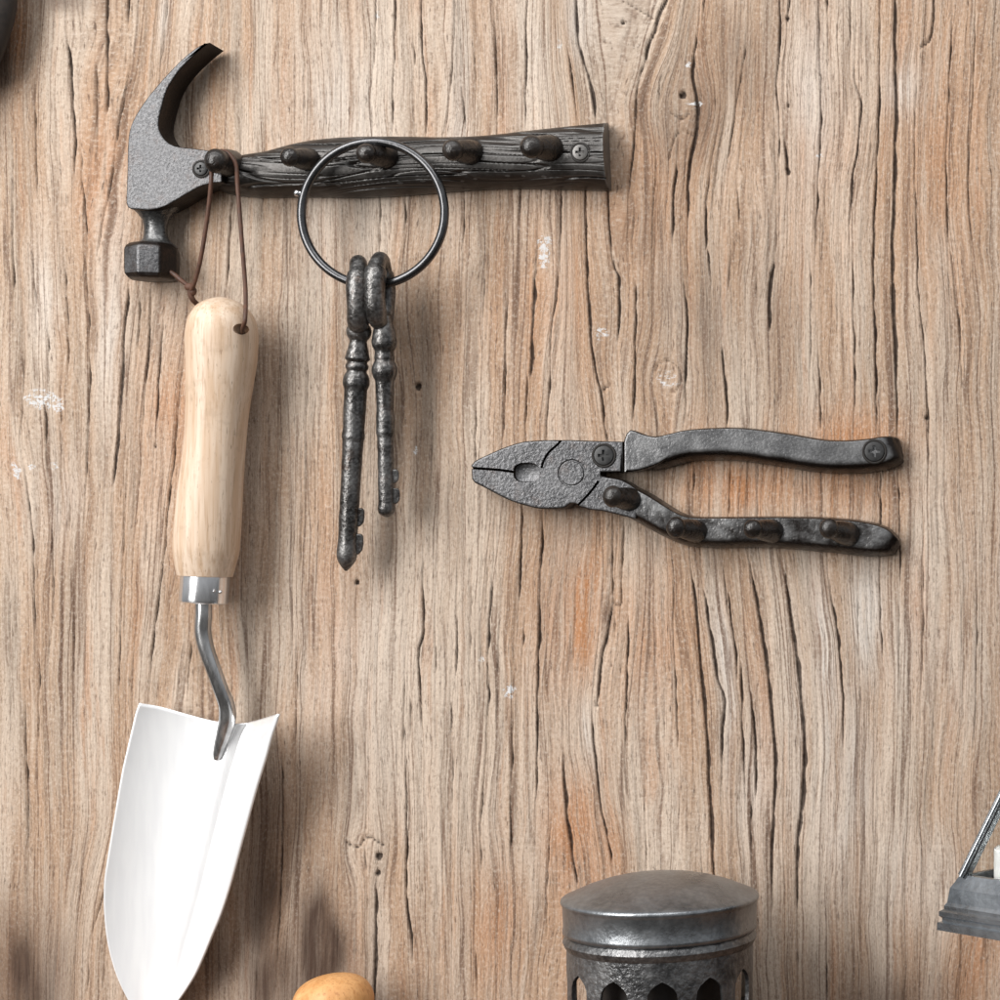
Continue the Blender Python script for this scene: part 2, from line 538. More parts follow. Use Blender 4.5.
# ---------------------------------------------------------------- the wall of weathered wood
CRACKS = [
    (1.6, [(66,30),(69,60),(72,100),(74,140),(73,180)]), (1.2, [(34,80),(34,130),(35,170),(36,200)]),
    (1.6, [(107,-30),(106,40),(107,80),(106,115)]), (1.3, [(127,-20),(127,25)]), (.9, [(95,60),(96,100),(97,140)]),
    (1.0, [(135,40),(125,90),(117,130),(112,170),(100,230),(95,260)]), (1.0, [(80,150),(82,190),(85,230),(86,250)]),
    (1.0, [(12,160),(11,210),(12,260),(12,310)]), (.8, [(168,-20),(162,40),(160,70)]),
    (1.1, [(374,-20),(374,40),(372,70)]), (1.4, [(393,-40),(394,40),(392,90),(392,135)]),
    (1.4, [(420,-30),(421,50),(425,80),(425,135)]), (1.0, [(372,70),(369,100),(372,135)]), (.9, [(413,30),(413,65)]),
    (.9, [(452,-20),(455,20),(450,80),(447,110),(443,134)]), (1.0, [(475,-10),(475,40)]), (.9, [(473,45),(475,80)]),
    (1.2, [(494,20),(496,80),(497,138)]), (.8, [(461,85),(464,130)]), (.8, [(304,55),(304,110)]),
    (1.0, [(380,190),(379,250)]), (1.0, [(405,190),(404,240)]), (1.0, [(463,185),(462,250)]), (.8, [(391,190),(390,235)]),
    (1.3, [(528,-20),(525,30),(525,75),(525,128)]), (1.9, [(575,-10),(576,25),(580,50),(588,75),(592,95),(595,120)]),
    (1.1, [(567,50),(571,80),(577,120)]), (2.3, [(668,-10),(665,0),(659,12),(655,30),(648,45),(644,62)]),
    (1.3, [(645,58),(640,70),(636,90),(634,130),(631,160),(628,195)]), (1.2, [(705,-20),(702,18)]),
    (1.9, [(697,33),(694,55),(692,75),(696,95),(697,115),(694,140),(688,175),(687,220)]), (.8, [(675,38),(668,60),(660,80),(658,105)]),
    (1.1, [(747,35),(742,70),(735,110),(730,145),(725,170)]), (.9, [(714,85),(715,110)]), (1.5, [(677,160),(673,190),(672,245)]),
    (.8, [(656,160),(654,190),(653,220)]), (1.5, [(710,172),(706,205),(705,250)]), (1.2, [(737,180),(739,225)]), (.8, [(634,205),(632,250)]),
    (1.0, [(520,180),(519,222)]), (1.0, [(541,180),(540,217)]), (1.1, [(561,185),(560,250)]), (1.6, [(585,180),(586,250),(587,290),(590,330),(595,370),(600,390),(604,420),(607,445)]),
    (1.3, [(607,180),(609,235),(612,262)]),
    (1.3, [(780,-20),(779,50),(776,90),(779,120),(778,160)]), (1.2, [(790,-10),(787,18)]), (1.3, [(785,140),(787,172)]),
    (1.1, [(818,-20),(820,60),(821,100),(819,150),(817,200),(815,250)]), (1.2, [(851,-20),(850,45)]),
    (1.4, [(855,60),(855,80),(861,100),(860,120),(857,155),(852,175),(851,200),(849,230)]),
    (1.5, [(880,-30),(880,60),(879,110),(877,160),(874,220),(873,260),(874,310),(875,360),(877,435)]),
    (2.0, [(895,-30),(895,50),(896,95),(895,160),(894,200),(892,250),(893,310),(896,370),(897,435)]),
    (1.2, [(952,10),(950,60),(948,120),(946,170),(948,250)]), (.9, [(976,-10),(974,60),(972,110),(969,160),(968,200),(972,250)]),
    (1.0, [(917,70),(915,130),(915,170),(917,250),(918,290),(923,340),(926,380),(928,430),(928,500)]), (1.0, [(825,-10),(827,15)]),
    (.9, [(30,250),(34,300),(35,340)]), (1.0, [(47,330),(48,390)]), (.9, [(63,250),(66,310),(68,350),(65,380)]),
    (1.0, [(83,250),(86,290),(88,330),(88,400),(84,500)]), (1.0, [(22,350),(22,390),(19,440),(20,455)]), (1.6, [(43,403),(45,420),(45,447)]),
    (.9, [(60,410),(60,455)]), (1.9, [(128,285),(124,330),(122,370),(119,410),(117,440),(112,485)]), (1.0, [(139,290),(138,320),(136,350)]),
    (1.1, [(150,285),(147,340),(144,380),(141,425)]), (1.5, [(162,320),(160,350),(157,390),(155,430)]),
    (1.2, [(182,360),(178,390),(176,420),(173,460),(168,495),(164,550),(157,600),(151,650),(147,705)]), (1.1, [(233,190),(228,250),(225,290)]),
    (.8, [(430,400),(431,440),(429,500)]), (.6, [(307,350),(306,400),(305,470)]), (.8, [(489,250),(487,300)]), (.8, [(484,270),(483,320)]), (.9, [(475,400),(474,470)]),
    (1.1, [(508,285),(505,330),(504,380),(502,440)]), (1.9, [(535,270),(533,310),(531,360),(530,378)]), (1.1, [(559,250),(556,290),(551,330),(550,370),(547,410),(545,445)]),
    (1.4, [(610,250),(614,270),(617,272),(618,310),(617,345)]), (1.3, [(635,280),(635,330),(634,380),(632,425)]), (1.0, [(526,375),(525,445)]),
    (1.6, [(683,283),(687,320),(685,370),(686,407)]), (1.6, [(707,248),(710,277)]), (1.0, [(720,285),(721,330)]), (1.6, [(721,346),(724,380),(727,410),(726,430)]),
    (.8, [(655,395),(657,430)]), (1.0, [(730,255),(728,290)]), (1.9, [(774,262),(770,280),(769,310),(769,332)]), (.8, [(757,275),(756,300)]),
    (1.1, [(818,350),(820,400),(821,435)]), (1.0, [(852,250),(853,300),(854,350),(854,435)]), (.9, [(950,250),(954,280),(960,340),(962,390)]), (.8, [(810,250),(811,330),(810,380)]),
    (1.2, [(22,455),(25,480),(27,500),(31,530),(33,600),(33,640)]), (.9, [(50,520),(52,570),(52,620),(47,650)]), (1.0, [(69,495),(69,530)]),
    (1.0, [(125,500),(123,540),(121,600),(118,680),(119,730)]), (.7, [(145,520),(143,570)]), (1.0, [(190,640),(187,690)]), (.9, [(9,600),(9,640)]),
    (1.0, [(38,650),(38,690),(36,750)]), (1.2, [(24,700),(24,750),(26,790),(27,840)]), (.7, [(73,600),(72,710)]),
    (.8, [(301,495),(300,570)]), (.8, [(291,590),(292,620)]), (.8, [(296,640),(296,690),(293,750)]), (1.4, [(422,560),(422,600),(423,630),(418,650),(420,700),(421,730)]),
    (.9, [(435,610),(435,680)]), (1.1, [(456,600),(456,640),(455,690)]), (1.5, [(492,578),(489,620),(487,657)]), (1.5, [(487,661),(488,690),(486,722)]),
    (1.0, [(410,695),(409,740)]), (1.0, [(450,705),(450,740)]), (.8, [(404,670),(402,750)]), (.7, [(470,580),(469,680)]),
    (1.6, [(522,500),(521,540),(520,570),(518,605)]), (1.4, [(542,510),(541,560),(539,620),(537,680),(536,750),(535,800)]), (1.0, [(524,620),(522,650)]),
    (1.1, [(512,700),(512,750),(510,800),(510,870)]), (.8, [(600,515),(599,550)]), (1.2, [(624,520),(622,570),(620,603)]), (1.2, [(612,540),(612,595),(614,604)]),
    (1.7, [(612,603),(608,630),(602,655),(598,690),(596,707)]), (1.5, [(592,706),(592,730),(595,760),(598,790),(603,820),(608,840),(613,875)]),
    (.8, [(615,610),(614,640)]), (1.3, [(628,615),(626,680),(625,755)]), (1.2, [(673,580),(673,640),(675,680),(678,755)]),
    (2.0, [(691,572),(697,620),(702,680),(707,740),(710,800),(713,870),(716,890)]), (1.8, [(703,588),(712,640),(718,680),(725,700),(722,730),(722,765)]),
    (1.5, [(727,590),(731,620),(735,650),(737,682)]), (1.3, [(740,660),(741,700),(743,750),(745,790)]),
    (1.9, [(749,560),(760,620),(767,670),(774,740),(775,790),(772,840),(772,915)]), (2.2, [(784,570),(793,630),(799,680),(804,740),(803,790),(798,840),(797,915)]),
    (1.5, [(829,580),(835,620),(840,660),(843,700),(843,745)]), (1.2, [(880,470),(880,560),(880,610),(882,660)]), (1.2, [(898,470),(899,520),(900,585)]),
    (.8, [(923,560),(923,640),(921,690)]), (.7, [(857,600),(860,700),(860,745)]), (.7, [(977,580),(976,700),(972,755)]), (1.3, [(750,690),(755,750),(755,805)]),
    (.8, [(112,865),(92,930),(85,995)]), (1.4, [(405,755),(406,800),(406,850),(406,900),(409,930),(413,965)]), (1.2, [(280,750),(281,830),(279,900),(276,965)]),
    (1.0, [(364,845),(365,872)]), (1.8, [(375,888),(375,940),(373,1010)]), (.8, [(452,750),(451,805)]), (.9, [(485,770),(482,790),(480,830),(480,875)]),
    (1.2, [(475,950),(476,985)]), (1.9, [(563,758),(566,810),(570,840),(576,885)]), (1.0, [(551,815),(547,870),(546,935)]), (.8, [(645,830),(646,875)]), (1.2, [(826,932),(827,1020)]),
    (1.0, [(722,760),(721,800)]), (1.1, [(750,800),(751,855)]), (1.0, [(694,465),(693,510)]), (1.1, [(730,465),(729,515)]),
]
BREAKS = [   # short cracks across the grain
    (1.3, [(345,843),(350,846),(358,847),(363,840),(370,838),(376,842),(383,846)]), (1.5, [(934,-5),(933,25),(929,40),(920,47)]),
    (.9, [(622,0),(640,10),(653,18)]), (1.1, [(601,391),(608,386)]), (1.0, [(670,112),(676,116),(682,118),(690,112)]), (.8, [(592,707),(597,706)]), (1.0, [(612,603),(618,606),(621,603)]),
    (.7, [(655,370),(658,364),(668,361),(678,368),(681,380),(676,390),(668,393)]), (.7, [(668,160),(676,134),(684,131),(694,136)]),
]
HOLES = [(682,95,3.2), (417,387,2.8), (356,583,2.0), (927,418,2.2), (377,874,2.4), (378,857,3.2), (622,22,1.8), (788,105,1.3), (788,172,2), (787,18,1.8), (154,446,1.2), (787,168,1.6)]


def build_wall():
    X0, X1, Y0, Y1 = -190.0, 1230.0, -170.0, 1170.0
    xs = np.arange(X0, X1, 0.8)
    ys = np.arange(Y0, Y1, 2.4)
    X, Y = np.meshgrid(xs, ys)
    # direction of the grain, read off the cracks
    st = 8.0
    cxs, cys = np.arange(X0 - 40, X1 + 41, st), np.arange(Y0 - 40, Y1 + 41, st)
    GX, GY = np.meshgrid(cxs, cys)
    num, den = np.zeros_like(GX), np.full_like(GX, 0.35)
    for w, pl in CRACKS:
        for (xa, ya), (xb, yb) in zip(pl, pl[1:]):
            if yb - ya < 8:
                continue
            sl, L = (xb - xa) / (yb - ya), yb - ya
            k = np.exp(-((GX - (xa + xb) / 2) / 24) ** 2 - ((GY - (ya + yb) / 2) / (0.6 * L + 14)) ** 2)
            num += k * sl
            den += k
    slope = num / den + 0.05 * (vnoise(GX * 0.011 + 7, GY * 0.006, 5) - 0.5)
    # knots push the grain aside
    for kx, ky, r in ((682, 95, 26), (667, 376, 18), (365, 850, 18)):
        dx, dy = (GX - kx) / r, (GY - ky) / (r * 1.6)
        slope += -0.9 * dx * dy * np.exp(-(dx * dx + dy * dy) * 0.9)
    U = np.zeros_like(GX)
    r0 = int(np.argmin(np.abs(cys - 500)))
    U[r0] = cxs
    for i in range(r0 + 1, len(cys)):
        U[i] = np.interp(cxs - slope[i] * st, cxs, U[i - 1])
    for i in range(r0 - 1, -1, -1):
        U[i] = np.interp(cxs + slope[i] * st, cxs, U[i + 1])

    def bil(A):
        fx, fy = (X - cxs[0]) / st, (Y - cys[0]) / st
        ix, iy = fx.astype(int), fy.astype(int)
        fx, fy = fx - ix, fy - iy
        return (A[iy, ix] * (1 - fx) + A[iy, ix + 1] * fx) * (1 - fy) + (A[iy + 1, ix] * (1 - fx) + A[iy + 1, ix + 1] * fx) * fy
    u = bil(U)
    u = u + 7 * (vnoise(u * .022, Y * .010, 61) - .5) + 3.2 * (vnoise(u * .09, Y * .028, 62) - .5)
    crack = np.zeros_like(X)
    rng = np.random.default_rng(11)

    def draw(w, pl, wig=0.8, strength=1.0):
        px, py = np.array([p[0] for p in pl], float), np.array([p[1] for p in pl], float)
        dense = np.array(spline(list(zip(px, py)), max(8, int((py[-1] - py[0]) / 6))))
        order = np.argsort(dense[:, 1])
        dense = dense[order]
        ya, yb = py.min(), py.max()
        i0, i1 = np.searchsorted(ys, ya), np.searchsorted(ys, yb)
        sd = int(rng.integers(1, 9999))
        for i in range(i0, i1):
            y = ys[i]
            t = min(1.0, (y - ya) / (8 + .12 * (yb - ya)), (yb - y) / (8 + .12 * (yb - ya)))
            t = max(0.0, t) ** 0.5
            nz = vnoise(np.array([y * 0.05]), np.array([3.3]), sd)[0]
            n2 = vnoise(np.array([y * 0.075]), np.array([8.3]), sd)[0]
            xc = np.interp(y, dense[:, 1], dense[:, 0]) + wig * ((nz - .5) * 2.0 + (n2 - .5) * 1.3 + rng.normal(0, .16))
            ww = (0.50 if w < 1.25 else 0.60 if w < 1.75 else 0.74) * w * t * (0.55 + 0.9 * n2 * (0.4 + nz))
            if ww < 0.08:
                continue
            j0, j1 = np.searchsorted(xs, xc - 6), np.searchsorted(xs, xc + 6)
            d = np.abs(xs[j0:j1] - xc)
            val = np.clip((ww + 0.62 - d) / 0.9, 0, 1) * strength * min(1.0, 0.42 + ww * 0.75) * (0.7 + .3 * n2) * rng.uniform(.8, 1)
            crack[i, j0:j1] = np.maximum(crack[i, j0:j1], val)
    def run_on(p, q, L):
        # carry a crack on past its open part as a hairline along the grain
        x, y = q
        sg = 1 if q[1] > p[1] else -1
        out = []
        for _ in range(int(L / 8)):
            ii, jj = int((y - cys[0]) / st), int((x - cxs[0]) / st)
            x += sg * 8.0 * slope[min(max(ii, 0), len(cys) - 1), min(max(jj, 0), len(cxs) - 1)]
            y += sg * 8.0
            out.append((x, y))
        return out
    for w, pl in CRACKS:
        draw(w, pl)
        a = run_on(pl[1], pl[0], rng.uniform(40, 130))[::-1]
        b = run_on(pl[-2], pl[-1], rng.uniform(40, 130))
        draw(w * .42, a + list(pl) + b, .5, .62)
    # finer checks that follow the grain, more of them in open-grained strips
    cnt = 0
    while cnt < 900:
        x, y = rng.uniform(X0 + 10, X1 - 10), rng.uniform(Y0, Y1 - 30)
        if vnoise(np.array([x * 0.02]), np.array([y * 0.004]), 21)[0] < rng.uniform(0.15, 0.75):
            continue
        cnt += 1
        L = rng.uniform(18, 110)
        pl = []
        for q in np.arange(0, L, 8.0):
            pl.append((x, y + q))
            ii, jj = int((y + q - cys[0]) / st), int((x - cxs[0]) / st)
            x += 8.0 * slope[min(ii, len(cys) - 1), min(jj, len(cxs) - 1)]
        if len(pl) > 2:
            draw(rng.uniform(0.25, 0.75), pl, 0.5, rng.uniform(0.3, 0.75))

    def stamp(x, y, r, k=1.0):
        i0, i1 = np.searchsorted(ys, y - r - 3), np.searchsorted(ys, y + r + 3)
        j0, j1 = np.searchsorted(xs, x - r - 3), np.searchsorted(xs, x + r + 3)
        d = np.hypot(X[i0:i1, j0:j1] - x, (Y[i0:i1, j0:j1] - y))
        crack[i0:i1, j0:j1] = np.maximum(crack[i0:i1, j0:j1], np.clip((r + 0.8 - d) / 1.4, 0, 1) * k)
    for w, pl in BREAKS:
        for p in spline(pl, int(20 + 2 * sum(math.dist(a, b) for a, b in zip(pl, pl[1:])))):
            stamp(p[0] + rng.normal(0, .25), p[1] + rng.normal(0, .25), w * .55 * rng.uniform(.5, 1.2), .8)
    for x, y, r in HOLES:
        stamp(x, y, r)
        stamp(x + r * .4, y - r * .5, r * .7)

    def blobs(lst):
        a = np.zeros_like(X)
        for x, y, rx, ry, k in lst:
            a = np.maximum(a, k * np.exp(-((u - x) / rx) ** 2 - ((Y - y) / ry) ** 2))
        return a
    ed = 0.6 + 0.8 * vnoise(X * 0.05, Y * 0.02, 31)
    rusty = blobs([(590,610,16,70,.9), (575,840,26,80,.8), (570,600,40,110,.45), (860,440,60,30,.7), (740,485,60,26,.9), (850,490,60,30,.75), (700,470,20,40,.6), (605,850,16,40,.7),
                   (500,920,30,60,.5), (28,30,14,50,.8), (100,180,20,80,.5), (165,430,30,120,.45), (550,300,60,120,.35), (330,600,20,100,.3), (650,640,40,80,.4), (945,160,40,160,.35),
                   (640,200,50,70,.3), (810,160,60,120,.3), (745,700,10,120,.5), (812,640,8,60,.5), (920,620,10,60,.5), (980,960,20,70,.6)]) * ed
    bleached = blobs([(868,620,22,70,.95), (900,650,30,50,.6), (815,680,14,110,.9), (712,680,9,120,.85), (598,735,5,28,1.0), (905,85,24,30,.7), (805,100,24,110,.55), (340,130,60,130,.55), (105,320,12,110,.7),
                      (450,90,14,130,.6), (50,300,14,60,.5), (55,500,24,50,.5), (835,780,40,120,.6), (780,720,12,120,.55), (735,800,16,90,.55), (960,640,60,130,.35), (600,20,22,40,.6), (510,60,40,80,.35), (135,20,8,30,.8), (910,880,60,60,.35), (355,680,70,100,.35)]) * ed
    shade_brown = blobs([(328,950,22,66,1.3), (270,900,26,120,.75), (290,985,70,66,.75), (12,1000,60,90,1.0), (215,990,40,60,.5), (900,1010,90,50,.6), (65,0,26,14,.6), (685,120,40,60,.42), (725,60,34,70,.34), (642,225,24,45,.34), (700,330,54,70,.32), (770,330,40,80,.25), (425,380,22,80,.3), (560,560,30,60,.2), (40,60,30,80,.2), (0,60,26,70,.7), (440,530,30,60,.22), (900,990,60,40,.35), (675,300,50,70,.25), (740,310,30,90,.25), (400,430,30,80,.18), (730,70,30,90,.2)]) * ed  # shade painted along the bottom and top-left corner; other blobs are browner wood
    chalk = blobs([(45,399,13,9,1.4), (60,405,7,9,1.1), (19,470,4,10,1.2), (32,467,4,3,1), (52,466,4,4,1), (530,252,6,18,1.0), (531,240,10,6,.8), (515,691,7,7,1.2), (610,333,7,9,.7), (486,659,4,2.5,1.3), (668,380,9,12,.55), (682,104,6,4,.8), (679,64,3,3,1.2), (818,156,3,3,1.3), (565,45,6,6,1), (381,15,6,6,.6), (412,450,3,5,1)])
    nb = vnoise(u * 0.05, Y * 0.004, 41)
    n1 = vnoise(u * 0.16, Y * 0.008, 42)
    n2 = vnoise(u * 0.45, Y * 0.02, 43)
    hgt = 2.4 * (nb - .5) + 1.3 * (n1 - .5) + 0.5 * (n2 - .5)
    # wood lifts a little beside an open check
    soft = crack.copy()
    for _ in range(3):
        soft[:, 1:-1] = (soft[:, :-2] + soft[:, 1:-1] * 2 + soft[:, 2:]) / 4
    hgt = hgt - 3.4 * crack - 0.7 * soft - 2.2
    hgt[0, :] = hgt[-1, :] = -14
    hgt[:, 0] = hgt[:, -1] = -14
    R, Cn = X.shape
    co = np.empty((R * Cn, 3), np.float32)
    co[:, 0] = ((X - 500) * S).ravel()
    co[:, 1] = (-hgt * S).ravel()
    co[:, 2] = ((500 - Y) * S).ravel()
    idx = np.arange(R * Cn, dtype=np.int32).reshape(R, Cn)
    q = np.stack([idx[:-1, :-1], idx[1:, :-1], idx[1:, 1:], idx[:-1, 1:]], -1).reshape(-1, 4)
    # board's back and edges
    back = np.array([[(x - 500) * S, 60 * S, (500 - y) * S] for x, y in ((xs[0], ys[0]), (xs[-1], ys[0]), (xs[-1], ys[-1]), (xs[0], ys[-1]))], np.float32)
    nb0 = R * Cn
    co = np.concatenate([co, back])
    extra = [[nb0, nb0 + 1, nb0 + 2, nb0 + 3], [idx[0, 0], idx[0, -1], nb0 + 1, nb0], [idx[-1, 0], nb0 + 3, nb0 + 2, idx[-1, -1]], [idx[0, 0], nb0, nb0 + 3, idx[-1, 0]], [idx[0, -1], idx[-1, -1], nb0 + 2, nb0 + 1]]
    q = np.concatenate([q, np.array(extra, np.int32)])
    me = bpy.data.meshes.new('wall')
    me.vertices.add(len(co))
    me.vertices.foreach_set('co', co.ravel())
    me.loops.add(q.size)
    me.loops.foreach_set('vertex_index', q.ravel().astype(np.int32))
    me.polygons.add(len(q))
    me.polygons.foreach_set('loop_start', np.arange(0, q.size, 4, dtype=np.int32))
    me.update(calc_edges=True)
    me.polygons.foreach_set('use_smooth', np.ones(len(q), bool))
    for name, A in (('crack', crack), ('rusty', rusty), ('bleached', bleached), ('shade_brown', shade_brown), ('chalk', chalk)):
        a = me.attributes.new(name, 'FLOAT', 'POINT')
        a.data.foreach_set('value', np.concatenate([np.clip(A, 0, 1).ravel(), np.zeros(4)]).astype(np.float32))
    a = me.attributes.new('grain', 'FLOAT_VECTOR', 'POINT')
    gv = np.zeros((len(co), 3), np.float32)
    gv[:R * Cn, 0] = u.ravel()
    gv[:R * Cn, 1] = Y.ravel()
    a.data.foreach_set('vector', gv.ravel())
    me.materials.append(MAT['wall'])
    o = bpy.data.objects.new('wall', me)
    COL.objects.link(o)
    o['kind'] = 'structure'
    o['label'] = 'weathered brown wooden wall with long vertical cracks'
    return o


build_wall()


# ---------------------------------------------------------------- shared pieces
def peg(root, base, tip, r=10.0, d0=24.0, d1=60.0, label=None):
    """cast peg: stout stem leaning out of the iron and a ball end"""
    a, b = np.array(W(*base, d0)), np.array(W(*tip, d1))
    a0 = a - np.array((0, 0, 8))
    m = MB()
    path = [a0, a, a + (b - a) * .25, a + (b - a) * .5, a + (b - a) * .75, b]
    m.tube(path, [r * 1.36, r * 1.27, r * 1.2, r * 1.12, r * .95, r * .86], 22)
    o = m.build('hook', 'peg', root, angle=60)
    r *= random.uniform(1.02, 1.14)
    k = MB().ball(b, r, 24, (random.uniform(.96, 1.04), random.uniform(.98, 1.08), .8)).build('hook_ball', 'peg', o, angle=80)
    return o


def screw(root, px, py, d, r, mat='screw', ang=0.0, ring=True):
    x, y, _ = W(px, py, d)
    m = MB()
    prof = [(r, -4), (r, 1.4), (r * .93, 2.2), (r * .72, 2.6), (0.5, 2.8)]
    n = 32
    st = []
    for q, z in prof:
        st.append(len(m.v))
        for k in range(n):
            a = 2 * math.pi * k / n
            m.v.append((x + q * math.cos(a), y + q * math.sin(a), d + z))
    for a, b in zip(st, st[1:]):
        m.ring_faces(a, b, n)
    m.f.append(tuple(range(st[-1], st[-1] + n)))
    m.f.append(tuple(range(st[0] + n - 1, st[0] - 1, -1)))
    c = MB()
    L, w = r * .56, r * .15
    pts = [(-w, -L), (w, -L), (w, -w), (L, -w), (L, w), (w, w), (w, L), (-w, L), (-w, w), (-L, w), (-L, -w), (-w, -w)]
    b0 = len(c.v)
    for z in (d + 0.25, d + 6):
        for p in pts:
            ca, sa = math.cos(ang), math.sin(ang)
            c.v.append((x + p[0] * ca - p[1] * sa, y + p[0] * sa + p[1] * ca, z))
    c.ring_faces(0, 12, 12)
    c.f.append(tuple(range(11, -1, -1)))
    c.f.append(tuple(range(12, 24)))
    so = m.build('screw', mat, root, angle=30, cut=c)
    rm = MB()  # dark raised ring stands in for a carved recess
    rm.loop([(x + (r + 1.1) * math.cos(a), y + (r + 1.1) * math.sin(a), d - .2) for a in np.linspace(0, 2 * math.pi, 40, endpoint=False)], 1.5, 10)
    rm.build('countersink', 'dark_ring', so, angle=80)
    return so


def halfround(path, hw, depth, n=120, m=20, power=2.4, end=True, relief=None, base=0.0, slab=None, mb=None):
    """bar with a rounded front lying on the wall. path of photo points, hw half width per point, depth of its crown"""
    P = spline([(p[0], p[1], h, dd) for p, h, dd in zip(path, hw, depth)], n)
    mb = mb or MB()
    rows = []
    for i in range(n):
        x, y, h, dd = P[i]
        a, b = P[max(i - 1, 0)], P[min(i + 1, n - 1)]
        tx, ty = b[0] - a[0], b[1] - a[1]
        L = math.hypot(tx, ty) or 1
        nx, ny = -ty / L, tx / L
        row = []
        for j in range(m + 1):
            v = -1 + 2 * j / m
            v = math.sin(v * math.pi / 2) * .6 + v * .4
            z = dd * (max(0.0, 1 - abs(v) ** power)) ** (1 / power)
            if slab:
                if v < -.84:
                    z = dd * math.sqrt(max(0, 1 - ((-.84 - v) / .16) ** 2))
                elif v > slab:
                    z = dd * math.sqrt(max(0, 1 - ((v - slab) / (1 - slab)) ** 2.2))
                else:
                    z = dd
            if relief:
                z += relief(x, y + ny * h * v, v) * (1 - abs(v) ** 6)
            q = (W(x, y, dd)[0], W(x, y, dd * .3)[1])
            k = (F - dd) / F
            row.append((q[0] + nx * h * v * k, q[1] + ny * h * v * k, max(z, base)))
        rows.append(row)
    b0, R, Cn = mb.grid(rows)
    # flat back and both ends
    mb.f.append(tuple(b0 + j for j in range(Cn)))
    mb.f.append(tuple(b0 + (R - 1) * Cn + j for j in range(Cn - 1, -1, -1)))
    for i in range(R - 1):
        mb.f.append((b0 + i * Cn + Cn - 1, b0 + i * Cn, b0 + (i + 1) * Cn, b0 + (i + 1) * Cn + Cn - 1))
    return mb


# ---------------------------------------------------------------- hammer rack
def build_hammer():
    root = thing('hammer_hook_rack', 'dark cast iron claw hammer shaped coat rack with five pegs on its carved handle', 'hook rack', (370, 165, 0))
    # claw head
    out = chain(('s', [(204.5,43.5),(197,47),(180,61),(155,88),(140,108),(131,125),(128,140),(127,170),(126,203)], 40),
                [(127.5,207),(131,209)], ('s', [(134,209),(150,210),(162,207.5),(175,201),(190,192),(202,186),(213,183)], 18),
                [(222,182),(222,152)], ('s', [(205,150),(190,148),(175,146),(166,141),(160,132),(158.5,124),(161,110),(167,90),(175,76),(185,64),(200,50),(209.5,42.5)], 36))
    if math.dist(out[0], out[-1]) < 1.5:
        out.pop()
    head = MB().plate(out, 36, 2, 1.4, 3).build('head', 'cast', root, angle=50)
    # neck and striking face hang below the head
    cx, d0 = W(152, 240, 22)[0], 22
    f = lambda px: px * (F - d0) / F
    Yt = lambda py: W(0, py, d0)[1]
    prof = [(200, 24), (208, 22.5), (213, 17.5), (219, 13), (226, 11.4), (233, 11.4), (238, 12.5), (242, 16), (245, 20), (247, 21.5)]
    nk = MB().lathe(cx + 1, d0, [(Yt(y), f(r)) for y, r in prof], 32)
    nk.v = [(x, y, d0 - 6 + (z - d0) * .72) for x, y, z in nk.v]
    nk.build('neck', 'ferrous', head, angle=60)
    m = MB()
    st = []
    for y, r in [(243.5, 18), (245, 22), (248, 25.5), (252, 26.5), (270, 26.5), (275, 26), (279, 23), (280, 20)]:
        st.append(len(m.v))
        for k in range(8):
            a = math.pi / 8 + k * math.pi / 4 - 0.30
            m.v.append((cx + f(r) * math.cos(a), Yt(y), d0 + f(r) * math.sin(a)))
    for a, b in zip(st, st[1:]):
        m.ring_faces(a, b, 8)
    m.f.append(tuple(range(st[0], st[0] + 8)))
    m.f.append(tuple(range(st[-1] + 7, st[-1] - 1, -1)))
    fo = m.build('striking_face', 'cast', head, angle=20)
    bv = fo.modifiers.new('bevel', 'BEVEL')
    bv.width, bv.segments, bv.limit_method = 1.4 * S, 2, 'ANGLE'
    # carved handle
    tops = [(206,163),(222,158),(240,153.5),(262,150),(285,143.5),(310,138.5),(350,135.5),(400,135.5),(440,136),(480,134.5),(520,130),(560,125.5),(603,121.5)]
    bots = [(206,186),(222,194),(240,196.5),(262,197),(285,196.5),(310,196.5),(350,197),(400,194.5),(440,191),(480,188.5),(520,188),(560,189),(603,189.5)]
    path = [(t[0], (t[1] + b[1]) / 2) for t, b in zip(tops, bots)]
    hw = [(b[1] - t[1]) / 2 for t, b in zip(tops, bots)]
    dep = [26, 28, 30, 30, 31, 32, 32, 31, 31, 31, 31, 32, 32]

    def relief(x, y, v):
        # wavy carved wood figure
        yy = y + 4.5 * math.sin(x * 0.014 + 1.0) + 2.2 * math.sin(x * 0.033 + y * 0.04)
        n1 = float(vnoise(np.array([x * 0.010]), np.array([yy * 0.15]), 3)[0])
        n2 = float(vnoise(np.array([x * 0.014]), np.array([yy * 0.27 + 9]), 9)[0])
        g1 = max(0.0, 1 - abs(n1 - .5) / .075)
        g2 = max(0.0, 1 - abs(n2 - .5) / .085)
        return 0.6 - 2.2 * g1 ** .8 - 0.8 * g2 ** .8
    halfround(path, hw, dep, 360, 150, 2.3, relief=relief).build('handle', 'bronze', root, angle=65)
    peg(root, (227,163), (216,161), 10.8, 30, 62)
    for base, tip, r in (((309,160), (290,157), 9.0), ((386,157), (366.5,153.5), 9.6), ((470,152.5), (453,150), 10.0), ((550,148.5), (532,147), 10.6)):
        peg(root, base, tip, r, 31, 56)
    screw(root, 201.5, 169, 36, 6.6, 'screw')
    screw(root, 580.5, 152.5, 31.5, 7.8, 'screw2')
    return root


build_hammer()


# ---------------------------------------------------------------- ring and keys
RD = 47.0
def ring_point(a, r=71.6, px=373.0, py=213.3):
    x, y, d = W(px, py, RD)
    k = (F - RD) / F
    return (x + r * k * math.cos(a), y + r * k * 1.005 * math.sin(a), RD + 2.0 * math.sin(a))

